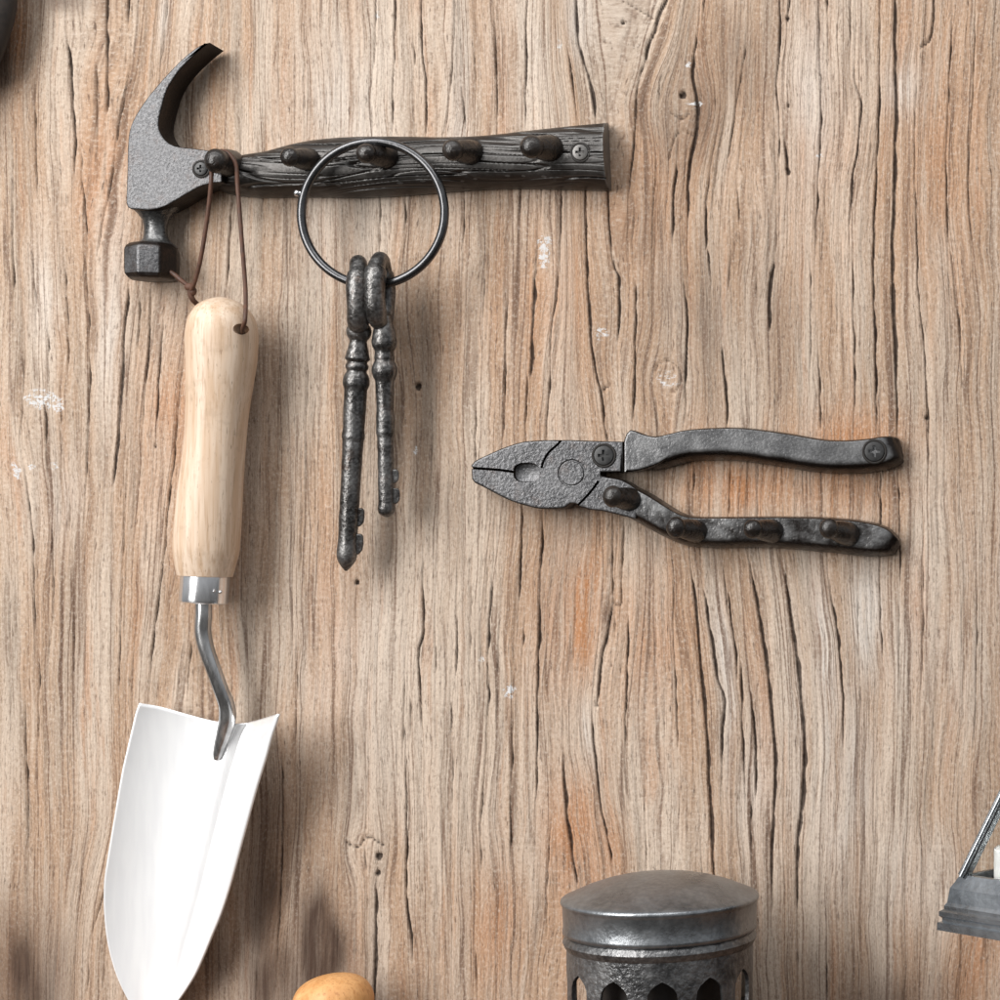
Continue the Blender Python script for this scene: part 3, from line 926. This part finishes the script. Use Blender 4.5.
def build_ring():
    root = thing('key_ring', 'large round dark steel ring hung over the third peg of the hammer', 'key ring', W(373, 213, RD))
    gap0 = math.radians(196)
    m = MB()
    m.loop([ring_point(2 * math.pi * i / 140) for i in range(140)], 4.3, 16)
    m.build('hoop', 'ring', root, angle=80)
    # hinge eye on the left of the hoop
    e = MB()
    p = np.array(ring_point(gap0)) + np.array((-6.5, 0, 2))
    e.ball(p, 3.1, 16)
    e.tube([p, np.array(ring_point(gap0))], [2.2, 2.6], 12)
    e.build('hinge_eye', 'steel', root, angle=80)
    return root


build_ring()


def build_key(label, bow_c, half_h, half_d, yaw, bow_r, axis0, axis1, prof, bits, grain_seed):
    root = thing('iron_key', label, 'key', W(*axis0, 44), 'old keys on the ring')
    c = np.array(W(*bow_c, 46))
    m = MB()
    pts, rr = [], []
    for i in range(60):
        a = 2 * math.pi * i / 60
        v, h = half_h * -math.cos(a), half_d * math.sin(a)
        # slightly pear shaped, broader towards the shank
        h *= 1.0 + 0.10 * (v / half_h)
        pts.append(c + np.array((h * math.sin(yaw), v, h * math.cos(yaw))))
        k = 1 + 0.22 * max(0, math.sin(a)) + 0.05 * math.sin(5 * a + grain_seed)
        rr.append(bow_r * k * (0.86 if v < -half_h * .6 else 1))
    m.loop(pts, rr, 16)
    bow = m.build('bow', 'key', root, angle=80)
    k = MB()
    k.ball(c + np.array((math.sin(yaw) * (half_d + 1), half_h * .62, math.cos(yaw) * (half_d + 1))), bow_r * .72, 14)
    k.build('bow_bead', 'key', bow, angle=80)
    A, B = np.array(W(*axis0, 44)), np.array(W(*axis1, 34))
    y0, y1 = axis0[1], axis1[1]
    path, rad = [], []
    dense = spline(prof, 150)
    for y, r in dense:
        t = (y - y0) / (y1 - y0)
        path.append(A + (B - A) * t)
        n = vnoise(np.array([y * .11]), np.array([grain_seed * 1.7]), 77)[0] - .5
        rad.append(max(0.3, r * .978 + n * 0.9))
    MB().tube(path, rad, 26).build('shank', 'key', root, angle=70)
    b = MB()
    ax = (B - A) / np.linalg.norm(B - A)
    for ya, yb, out in bits:
        pa, pb = A + (B - A) * ((ya - y0) / (y1 - y0)), A + (B - A) * ((yb - y0) / (y1 - y0))
        r = np.interp((ya + yb) / 2, [p[0] for p in prof], [p[1] for p in prof])
        side = np.array((1, 0, -.30))
        side = side - ax * np.dot(side, ax)
        side = side / np.linalg.norm(side)
        nn = np.cross(ax, side)
        b0 = len(b.v)
        for zt in (-3.6, 3.6):
            for q, e in ((0, 0), (.0, .75), (.12, .95), (.5, 1.0), (.8, .92), (1.0, .6), (1.0, 0)):
                b.v.append(tuple(pa + (pb - pa) * q + side * (r * .5 + (r * .5 + out) * e) + nn * zt))
        b.ring_faces(b0, b0 + 7, 7)
        b.f.append(tuple(range(b0 + 6, b0 - 1, -1)))
        b.f.append(tuple(range(b0 + 7, b0 + 14)))
    bo = b.build('bit', 'key', root, angle=80)
    bv = bo.modifiers.new('bevel', 'BEVEL')
    bv.width, bv.segments = 1.6 * S, 3
    return root


build_key('longer iron key at the left of the pair on the ring, pointed at its tip', (358.5,295), 31, 16, 0.30, 9.0, (359,330), (346,571),
          [(322,8),(330,12),(336,11.5),(341,8.5),(347,9.5),(355,11.4),(359,12),(362,9.2),(365,10.6),(368,10.8),(371,9.4),(375,11.5),(380,12.8),(385,12.6),(389,11),(394,10.8),(430,10.6),(437,11),(441,10),(500,9.8),(540,9.4),(553,9.8),(560,8.8),(566,5.5),(571,1.2)],
          [(507,526,5), (533,554,5.5)], 1.0)
build_key('shorter iron key at the right of the pair on the ring, rounded at its tip', (380.5,291), 31, 17, -0.02, 8.4, (384,322), (386.5,517),
          [(316,7),(326,9),(333,11),(341,12.2),(347,11),(351,9.4),(355,10),(358,10),(361,9.4),(366,11.6),(371,12.4),(376,11.4),(381,9.4),(390,9),(425,8.8),(432,9),(438,7.8),(480,7.8),(503,8.2),(509,8.8),(514,7),(517,2)],
          [(469,483,4.5), (488,504,5)], 2.3)


# ---------------------------------------------------------------- pliers rack
def build_pliers():
    root = thing('plier_hook_rack', 'dark grey cast iron pliers shaped hook rack with four pegs along its lower handle', 'hook rack', (660, 490, 0))
    D = 26
    out = chain([(471,465),(474,461.5)], ('s', [(478,459),(500,449),(514,444),(525,441.2)], 12), [(545,440),(570,440),(600,441),(623,441.5),(623,472)], ('s', [(618,472.2),(612,472.3)], 3), [(600.5,472.3),(600.5,475.5)],
                ('s', [(607,477),(622,480),(634,487),(642,494)], 8), [(636,519),(622,516),(611,513),(602,511),(590,510)],
                [(580,507),(575,503.5),(570,503.5),(566,507)], ('s', [(562,508.5),(550,509),(538,508.6),(525,505.5),(512,501.5),(500,496),(482,486.5),(474,482.5),(471.5,479)], 22))
    cut = MB()
    # mouth slit, wire hole, seams and pivot groove, all cut into the casting
    k = lambda px, py: np.array(W(px, py, D))
    def seam(pts, w, depth):
        cut.tube([k(*p) for p in spline(pts, 14)], w, 8, True, (0, 0, 1), depth / w)
    seam([(466,467.5),(480,468.6),(500,470),(514,472)], 1.3, 6)
    seam([(563.5,437),(557,445),(549,452),(543.5,461),(541.5,468)], 1.2, 3.5)
    seam([(598.5,481),(592,490),(584,499),(577,506)], 1.2, 3.5)
    ctr = k(571.5, 473)
    head = MB().plate(out, D, 0, 2.0, 3).build('jaw_head', 'plier', root, angle=42, cut=cut)
    c2 = MB()
    loop = [ctr + 12.6 * np.array((math.cos(a), math.sin(a), 0)) for a in np.linspace(0, 2 * math.pi, 48, endpoint=False)]
    c2.loop(loop, 1.25, 8)
    carve_more(head, c2)
    c3 = MB()
    h = k(526.5, 472.5)
    n = 28
    for z, sc in ((D - 6.5, .78), (D - 5.5, .92), (D + 5, 1.03)):
        for i in range(n):
            a = 2 * math.pi * i / n
            ex = lambda q: math.copysign(abs(q) ** .72, q)
            c3.v.append((h[0] + 13.4 * sc * ex(math.cos(a)), h[1] + 10.0 * sc * ex(math.sin(a)), z))
    c3.ring_faces(0, n, n); c3.ring_faces(n, 2 * n, n)
    c3.f.append(tuple(range(n - 1, -1, -1))); c3.f.append(tuple(range(2 * n, 3 * n)))
    carve_more(head, c3)
    # handles
    spur = chain([(623.4,441.5),(626,434),(630,429.8)], ('s', [(634,430.5),(645,434.8),(660,437.2),(672,436)], 10), [(672,455)], ('s', [(660,463),(650,467),(637,470.5),(623.4,472)], 10))
    hm = MB().plate(spur, 25.6, 1, 2.0, 3)
    up = [(650,453,17.0),(660,452,16.6),(672,449,16.2),(687,445.5,16),(714,444,16.5),(741,444.5,17),(781,449.8,17.6),(822,456,17),(849,456.8,17),(870,455.2,17.2),(885,452.8,17),(895,450.5,15),(899.5,449,12.5),(901.5,448.5,8)]
    halfround([(a, b) for a, b, c in up], [c for a, b, c in up], [25.4, 25.7, 25.5, 25, 25, 25, 25, 25, 25, 25, 24.5, 19, 12, 6], 220, 44, slab=.28, mb=hm).build('handle', 'handle', root, angle=50)
    lo = [(622,499,16),(640,508,16),(657,518,15.5),(672,526,15),(687,531,15.5),(714,532.5,16),(755,532,16),(795,533,17),(835,535.5,18),(862,538.5,18),(880,541.5,16),(890,545,12),(896,548,8),(898,549,5)]
    halfround([(a, b) for a, b, c in lo], [c for a, b, c in lo], [26.2, 26, 25.5, 25, 24.5, 24, 24, 24, 24, 24, 23.5, 19, 12, 6], 200, 44, slab=.30).build('handle', 'handle2', root, angle=65)
    peg(root, (630,499.5), (613,496.5), 9.6, 23, 48)
    for base, tip, r in (((696,531), (676,527.5), 9.0), ((772,531), (753,529), 9.2), ((848,534), (829,528.5), 9.6)):
        peg(root, base, tip, r, 23, 46)
    screw(root, 604, 455.5, D, 9.8, 'screw')
    screw(root, 874.5, 451.5, 24.6, 10.0, 'screw')
    return root


def carve_more(o, cut):
    org = world_of(o)
    carve(o, cut, org) if not o.parent else _carve_child(o, cut, org)
    me = o.data
    me.polygons.foreach_set('use_smooth', [True] * len(me.polygons))
    me.set_sharp_from_angle(angle=math.radians(42))


def _carve_child(o, cut, org):
    carve(o, cut, org)


build_pliers()


# ---------------------------------------------------------------- trowel
def build_trowel():
    root = thing('hand_trowel', 'garden hand trowel with pale wooden handle and shiny white blade, hung by a leather cord', 'trowel', W(212, 440, 38))
    hd = 40
    prof = [(297,1,221),(299,10,221),(303,19,221),(309,25.5,221),(318,31,221.3),(330,33.8,221.8),(342,34.3,221.8),(360,33.5,221.5),(385,31.5,219.5),(410,29.8,217.5),(438,29,215.5),(465,29.5,213),(490,30.5,210.5),(515,31.3,208.6),(535,31.6,207),(552,31,206),(564,28.8,205.4),(571,27.3,205.2),(576,26,205)]
    m = MB()
    ds = spline(prof, 90)
    m.tube([W(x, y, hd) for y, r, x in ds], [max(.6, r * .98) for y, r, x in ds], 40)
    cut = MB()
    hx = W(247, 330, hd)
    q0 = W(241.5, 329, hd + 26)
    cut.tube([(q0[0] - 2, q0[1], hd + 45), (q0[0] - 7, q0[1] - 2, hd - 45)], [5.4, 5.4], 20)
    h = m.build('handle', 'beech', root, angle=50, cut=cut)
    # ferrule
    f = MB()
    fp = [(573,22),(575,22.8),(577,23),(599,23.2),(602,22.9),(603,21.6),(603.5,8)]
    f.tube([W(205.5 - (y - 575) * .07, y, hd) for y, r in fp], [r * .98 for y, r in fp], 36)
    fe = f.build('ferrule', 'steel', root, angle=35)
    MB().ball(W(220.5, 592, hd + 18.6), 1.9, 12).build('rivet', 'steel', fe)
    # shank bends down on to the blade
    sh = spline([(203.5,598,hd,8.0),(203.5,615,hd,8.0),(203,632,hd - 1,8.0),(206,648,hd - 2,7.8),(213,668,hd - 4,7.4),(221,690,hd - 8,7.3),(226.5,705,hd - 12,7.8),(227.5,718,25,8.2),(224,733,20.5,7.4),(220,746,18.5,6.0),(217.5,756,17.6,4.6),(216.8,760,17.4,3)], 60)
    MB().tube([W(x, y, d) for x, y, d, r in sh], [r * .98 for x, y, d, r in sh], 22).build('shank', 'shank', root, angle=60)
    # blade: dished sheet
    Lp = [(139.5,703),(136,712),(131,733),(126.5,752),(122,772),(113,825),(106,868),(104,885),(104.3,915),(108,945),(116,974),(128,1000),(139,1016),(148,1026)]
    Rp = [(279,714),(276.5,722),(272,735),(266,757),(256,790),(243,838),(230,886),(221,914),(212,936),(203,958),(194,977),(179,1000),(165,1017),(152,1027)]
    NL = 90
    Ls, Rs = spline(Lp, NL), spline(Rp, NL)
    TT = spline([(139.5,703),(160,706.5),(185,713.5),(212,720.5),(235,723.5),(252,722),(265,718.5),(279,714)], 61)
    rows = []
    for i in range(NL):
        s = i / (NL - 1)
        row = []
        wid = math.dist(Ls[i], Rs[i])
        dish = 28 * min(1, wid / 130) * (1 - .25 * s)
        for j in range(61):
            t = j / 60
            v = 2 * t - 1
            px = Ls[i][0] + (Rs[i][0] - Ls[i][0]) * t
            py = Ls[i][1] + (Rs[i][1] - Ls[i][1]) * t
            fade = max(0, 1 - s * 7) ** 2
            bx = TT[0][0] + (TT[-1][0] - TT[0][0]) * t
            by = TT[0][1] + (TT[-1][1] - TT[0][1]) * t
            jx = np.interp(bx, [q[0] for q in TT], [q[1] for q in TT])
            py += (jx - by) * fade
            # gutter along the middle, right flank folded up towards the viewer
            fold = max(0.0, (t - 0.80) / .20)
            z = 13 + dish * (0.62 * abs(v) ** 2.2) + dish * 1.9 * (math.sqrt(fold * fold + .01) - .1) * (1 - s) + 4 * s - 6 * (1 - s) * math.exp(-((t - .79) / .045) ** 2)
            row.append(W(px, py, z))
        rows.append(row)
    b = MB()
    b.grid(rows)
    bl = b.build('blade', 'blade', root, angle=60)
    so = bl.modifiers.new('thick', 'SOLIDIFY')
    so.thickness, so.offset = 2.4 * S, 0
    # leather cord through the handle hole and over the first peg
    c = spline([W(243.5,334,hd + 8), W(242.5,329,hd + 24), W(245,320,hd + 33), W(245.5,290,58), W(242.5,250,56), W(239.5,210,54), W(237.5,185,53), W(236,166,52), W(232,157,49), W(225,151.5,47), W(217,152,47), W(212,160,50), W(211.5,176,58), W(209.5,200,55), W(205.5,230,50), W(200,262,44), W(194,284,36), W(191,290,32)], 160)
    cd = MB().tube(c, 2.1, 10).build('hanging_cord', 'cord', root, angle=80)
    kn = MB()
    kn.ball(W(190, 287, 31), 4.6, 16, (1.2, .9, .9))
    kn.ball(W(193, 291, 30), 4.0, 16, (.9, 1.2, .9))
    kn.tube(spline([W(190,287,31), W(182,281,31), W(175,275,30), W(169,271,30)], 14), [2.2] * 13 + [1.6], 10)
    kn.tube(spline([W(190,288,31), W(190.5,294,30), W(193,300,28), W(197,304,22)], 10), [2.6] * 10, 10)
    kn.build('knot', 'cord', cd, angle=80)
    return root


build_trowel()


# ---------------------------------------------------------------- added unseen shelf with the lower things
SHELF_Y = 1036.0
def build_added_shelf():  # unseen; added to darken the foot of the wall and carry the lanterns
    m = MB().box((-190, SHELF_Y, -2), (1230, SHELF_Y + 34, 330))
    o = m.build('shelf', 'shelf', None, M((500, SHELF_Y, 0)), 30)
    o['kind'] = 'structure'
    o['label'] = 'dark wooden shelf added out of view to carry the lanterns and darken the foot of the wall'


build_added_shelf()


def build_tealight_lantern():
    d0 = 135
    k = (F - d0) / F
    cx = W(660.5, 900, d0)[0]
    Yt = lambda py: W(0, py - 7.5, d0)[1]
    root = thing('metal_lantern', 'round pewter lantern with domed lid and arched openings at the bottom edge', 'lantern', (cx, SHELF_Y, d0))
    lid = [(879.8,0.5),(880.3,12),(881.6,26),(884.2,42),(887.9,58),(892.8,73),(897.5,84),(900.5,91),(902.5,95.5),(904,97.2),(906,97.6),(908,96.6),(910,95.6),(930,94.8),(933,95.6),(935.5,95.6),(938,93.5)]
    L = MB().lathe(cx, d0, [(Yt(y), r * k) for y, r in lid], 96)
    L.build('lid', 'lid', root, angle=50)
    # pierced body
    H = SHELF_Y - 6
    ro, ri = 91.5 * k, 87.5 * k
    yt = Yt(936)
    m = MB()
    prof = [(yt, ri), (yt, ro), (Yt(938), ro), (Yt(941), ro + 2.0), (Yt(945), ro + 3.4), (Yt(949), ro + 2.0), (Yt(952), ro), (H - 12, ro), (H - 12, ri)]
    st = []
    n = 120
    for y, r in prof + [(yt, ri)]:
        st.append(len(m.v))
        for q in range(n):
            a = 2 * math.pi * q / n
            m.v.append((cx + r * math.cos(a), y, d0 + r * math.sin(a)))
    for a, b in zip(st, st[1:]):
        m.ring_faces(a, b, n)
    cut = MB()
    ph = [math.radians(12 + 30 * i) for i in range(12)]
    for a in ph:
        dirv = np.array((math.sin(a), 0, math.cos(a)))
        side = np.array((math.cos(a), 0, -math.sin(a)))
        arch = [(-11, 62), (11, 62), (13.2, 40), (14, 22), (13, 13), (10, 7.5), (5, 3), (0, 0), (-5, 3), (-10, 7.5), (-13, 13), (-14, 22), (-13.2, 40)]
        b0 = len(cut.v)
        for rr in (ri - 12, ro + 12):
            for u_, v_ in arch:
                p = np.array((cx, Yt(970), d0)) + dirv * rr + side * u_
                cut.v.append((p[0], p[1] + v_ * .88, p[2]))
        na = len(arch)
        cut.ring_faces(b0, b0 + na, na)
        cut.f.append(tuple(range(b0 + na - 1, b0 - 1, -1)))
        cut.f.append(tuple(range(b0 + na, b0 + 2 * na)))
    m.build('body', 'pewter', root, angle=32, cut=cut)
    MB().lathe(cx, d0, [(Yt(955), 1), (Yt(955), 62), (H - 13, 60)], 48).build('added_dark_core', 'pouch', root, angle=40)  # added dark core, stands in for the shade behind the openings
    MB().lathe(cx, d0, [(H - 13, ro - 10), (H - 13, ro + 2), (H - 8, ro + 5), (SHELF_Y, ro + 6)], 72).build('base', 'pewter', root, angle=40)
    return root


build_tealight_lantern()


def build_glass_lantern():
    # square lantern standing cornerwise; its left eave corner reaches into the picture
    d0, rot = 190.0, math.radians(40)
    kc = (F - d0) / F
    half = 118.0
    lc = W(937, 930, d0 - 8)            # where the left corner stands
    dirs = [np.array((math.cos(rot + math.pi / 4 + i * math.pi / 2), math.sin(rot + math.pi / 4 + i * math.pi / 2))) for i in range(4)]
    R = half * math.sqrt(2)
    left = min(range(4), key=lambda i: dirs[i][0])
    cx, cd = lc[0] - dirs[left][0] * R, (d0 - 8) - dirs[left][1] * R
    root = thing('glass_lantern', 'grey metal lantern with sloping barred glass roof at the right edge', 'lantern', (cx, SHELF_Y, cd))
    yb = lc[1]
    def sq(s, y):
        return [(cx + v[0] * R * s, y, cd + v[1] * R * s) for v in dirs]
    m = MB()
    prof = [(1.0, yb), (1.0, yb - 7), (.972, yb - 8), (.972, yb - 11), (.99, yb - 13), (.99, yb - 17), (.962, yb - 19), (.962, yb - 22), (.945, yb - 25), (.93, yb - 38), (.90, yb - 44), (.875, yb - 50), (.83, yb - 50), (.83, yb - 2), (1.0, yb)]
    st = []
    for s, y in prof:
        st.append(len(m.v))
        m.v.extend(sq(s, y))
    for a, b in zip(st, st[1:]):
        m.ring_faces(a, b, 4)
    m.build('eave', 'zinc', root, angle=20)
    ap = yb - 400
    tops = sq(.22, yb - 262)
    base = sq(.855, yb - 49)
    for i in range(4):
        a, b = np.array(base[i]), np.array(tops[i])
        bar = MB()
        out = np.array((dirs[i][0], 0, dirs[i][1]))
        bar.tube([a - out * 2, b - out * 2], [4.6, 4.6], 4)
        out = np.array((dirs[i][0], 0, dirs[i][1]))
        sd = np.array((-dirs[i][1], 0, dirs[i][0]))
        for q in (-1, 1):
            bar.tube([a + out * 3 + sd * q * 5.0, b + out * 3 + sd * q * 5.0], [2.2, 2.2], 10)
        bar.build('roof_bar', 'zinc', root, angle=40)
    for i in range(4):
        j = (i + 1) % 4
        g = MB()
        n0 = np.array(base[i]) + (np.array(base[j]) - base[i]) * .5 - np.array((cx, base[i][1], cd))
        n0 = n0 / np.linalg.norm(n0)
        q = [np.array(base[i]), np.array(base[j]), np.array(tops[j]), np.array(tops[i])]
        g.v = [tuple(p) for p in q] + [tuple(p - n0 * 2) for p in q]
        g.f = [(0, 1, 2, 3), (7, 6, 5, 4)]
        g.ring_faces(0, 4, 4)
        g.build('glass_pane', 'glass', root, angle=20)
    cap = MB()
    st = []
    for s, y in ((.25, yb - 258), (.27, yb - 266), (.16, yb - 290), (.05, yb - 300)):
        st.append(len(cap.v))
        cap.v.extend(sq(s, y))
    for a, b in zip(st, st[1:]):
        cap.ring_faces(a, b, 4)
    cap.f += [tuple(range(4)), tuple(range(st[-1] + 3, st[-1] - 1, -1))]
    cap.build('cap', 'zinc', root, angle=20)
    bd = MB()
    st = []
    for s, y in ((.52, yb - 3), (.52, SHELF_Y - 12), (.58, SHELF_Y - 10), (.58, SHELF_Y)):
        st.append(len(bd.v))
        bd.v.extend(sq(s, y))
    for a, b in zip(st, st[1:]):
        bd.ring_faces(a, b, 4)
    bd.f += [tuple(range(4)), tuple(range(st[-1] + 3, st[-1] - 1, -1))]
    bd.build('body', 'zinc', root, angle=20)
    # candle inside, its left side just in view
    cr = 48.0
    ccx = W(994, 860, cd)[0] + cr
    cn = MB().lathe(ccx, cd, [(W(0, 846, cd)[1], 1), (W(0, 846, cd)[1], cr - 4), (W(0, 848.5, cd)[1], cr), (yb - 3, cr)], 48)
    o = cn.build('candle', 'wax', None, M((ccx, yb - 3, cd)), 40)
    tag(o, 'white pillar candle inside the barred glass lantern', 'candle')


build_glass_lantern()


def build_tool_handle():
    root = thing('tool_handle', 'rounded honey coloured wooden handle end at the bottom edge', 'handle', (0, 0, 0))
    d0 = 62
    c = W(331, 1000, d0)
    root.location = M((c[0], SHELF_Y, d0))
    m = MB()
    prof = [(974.5, .5, 0), (975, 9, 0), (976.5, 17, 0), (979.5, 25, 0), (984, 31.5, 0), (990, 36, 0), (997, 38.5, 0), (1005, 39, 0), (1018, 36, 0), (1030, 32, 0), (1045, 30, 0)]
    ds = spline([(a, b) for a, b, _ in prof], 40)
    k = (F - d0) / F
    m.tube([(W(330 + (y - 975) * .12, y, d0)[0], min(W(0, y, d0)[1], SHELF_Y), d0) for y, r in ds if W(0, y, d0)[1] < SHELF_Y + 1], [max(.5, r * k) for y, r in ds if W(0, y, d0)[1] < SHELF_Y + 1], 36)
    m.build('grip', 'honey', root, angle=60)
    return root


build_tool_handle()


def build_pouch():
    root = thing('hanging_pouch', 'dark brown rounded leather thing hanging at the top left corner', 'pouch', W(-60, 0, 60))
    ds = spline([(-120, 8), (-110, 40), (-80, 62), (-40, 74), (0, 75), (18, 73), (36, 68), (54, 62), (70, 54), (80, 42), (88, 20), (90, 1)], 60)
    MB().tube([W(-60, y, 28) for y, r in ds], [r for y, r in ds], 40, flat=.33).build('bag', 'pouch', root, angle=70)
    return root


build_pouch()

# ---------------------------------------------------------------- light
w = bpy.data.worlds.new('World')
scene.world = w
w.use_nodes = True
wt = w.node_tree
bg = wt.nodes['Background']
tc = wt.nodes.new('ShaderNodeTexCoord')
sx = wt.nodes.new('ShaderNodeSeparateXYZ')
cr = wt.nodes.new('ShaderNodeValToRGB')
wt.links.new(tc.outputs['Generated'], sx.inputs[0])
mr = wt.nodes.new('ShaderNodeMapRange')
mr.inputs[1].default_value, mr.inputs[2].default_value = -1.0, 1.0
wt.links.new(sx.outputs['Z'], mr.inputs[0])
wt.links.new(mr.outputs[0], cr.inputs[0])
cr.color_ramp.elements[0].position, cr.color_ramp.elements[0].color = 0.38, (0.09, 0.08, 0.07, 1)
cr.color_ramp.elements[1].position, cr.color_ramp.elements[1].color = 0.58, (0.93, 0.96, 1.0, 1)
wt.links.new(cr.outputs[0], bg.inputs[0])
bg.inputs[1].default_value = 0.50


def area(name, loc, target, size, power, col=(1, 1, 1)):
    l = bpy.data.lights.new(name, 'AREA')
    l.shape, l.size, l.size_y, l.energy, l.color = 'RECTANGLE', size[0], size[1], power, col
    o = bpy.data.objects.new(name, l)
    COL.objects.link(o)
    o.location = loc
    o.rotation_euler = (Vector(target) - Vector(loc)).to_track_quat('-Z', 'Y').to_euler()
    return o


area('left_softbox', (-1.0, -1.4, 0.66), (0.05, 0, 0.0), (0.75, 1.8), 45, (1.0, 0.98, 0.955))  # key lamp from upper left, stretched so upright metal mirrors it
area('top_light', (0.1, -0.95, 1.3), (0.0, 0, 0.0), (1.3, 0.45), 10, (1.0, 0.99, 0.98))

# ---------------------------------------------------------------- camera
cam = bpy.data.cameras.new('camera')
co = bpy.data.objects.new('camera', cam)
COL.objects.link(co)
cam.sensor_width = 36
cam.lens = 36 * F / 1000
cam.shift_x = -(CX - 500) / 1000
cam.shift_y = (CY - 500) / 1000
cam.clip_start, cam.clip_end = 0.01, 50
co.location = M((CX, CY, F))
co.rotation_euler = (math.radians(90), 0, 0)
scene.camera = co

scene.view_settings.view_transform = 'Standard'
scene.view_settings.look = 'None'
scene.view_settings.exposure = 0.08
scene.view_settings.gamma = 1.0
scene.view_settings.use_curve_mapping = False
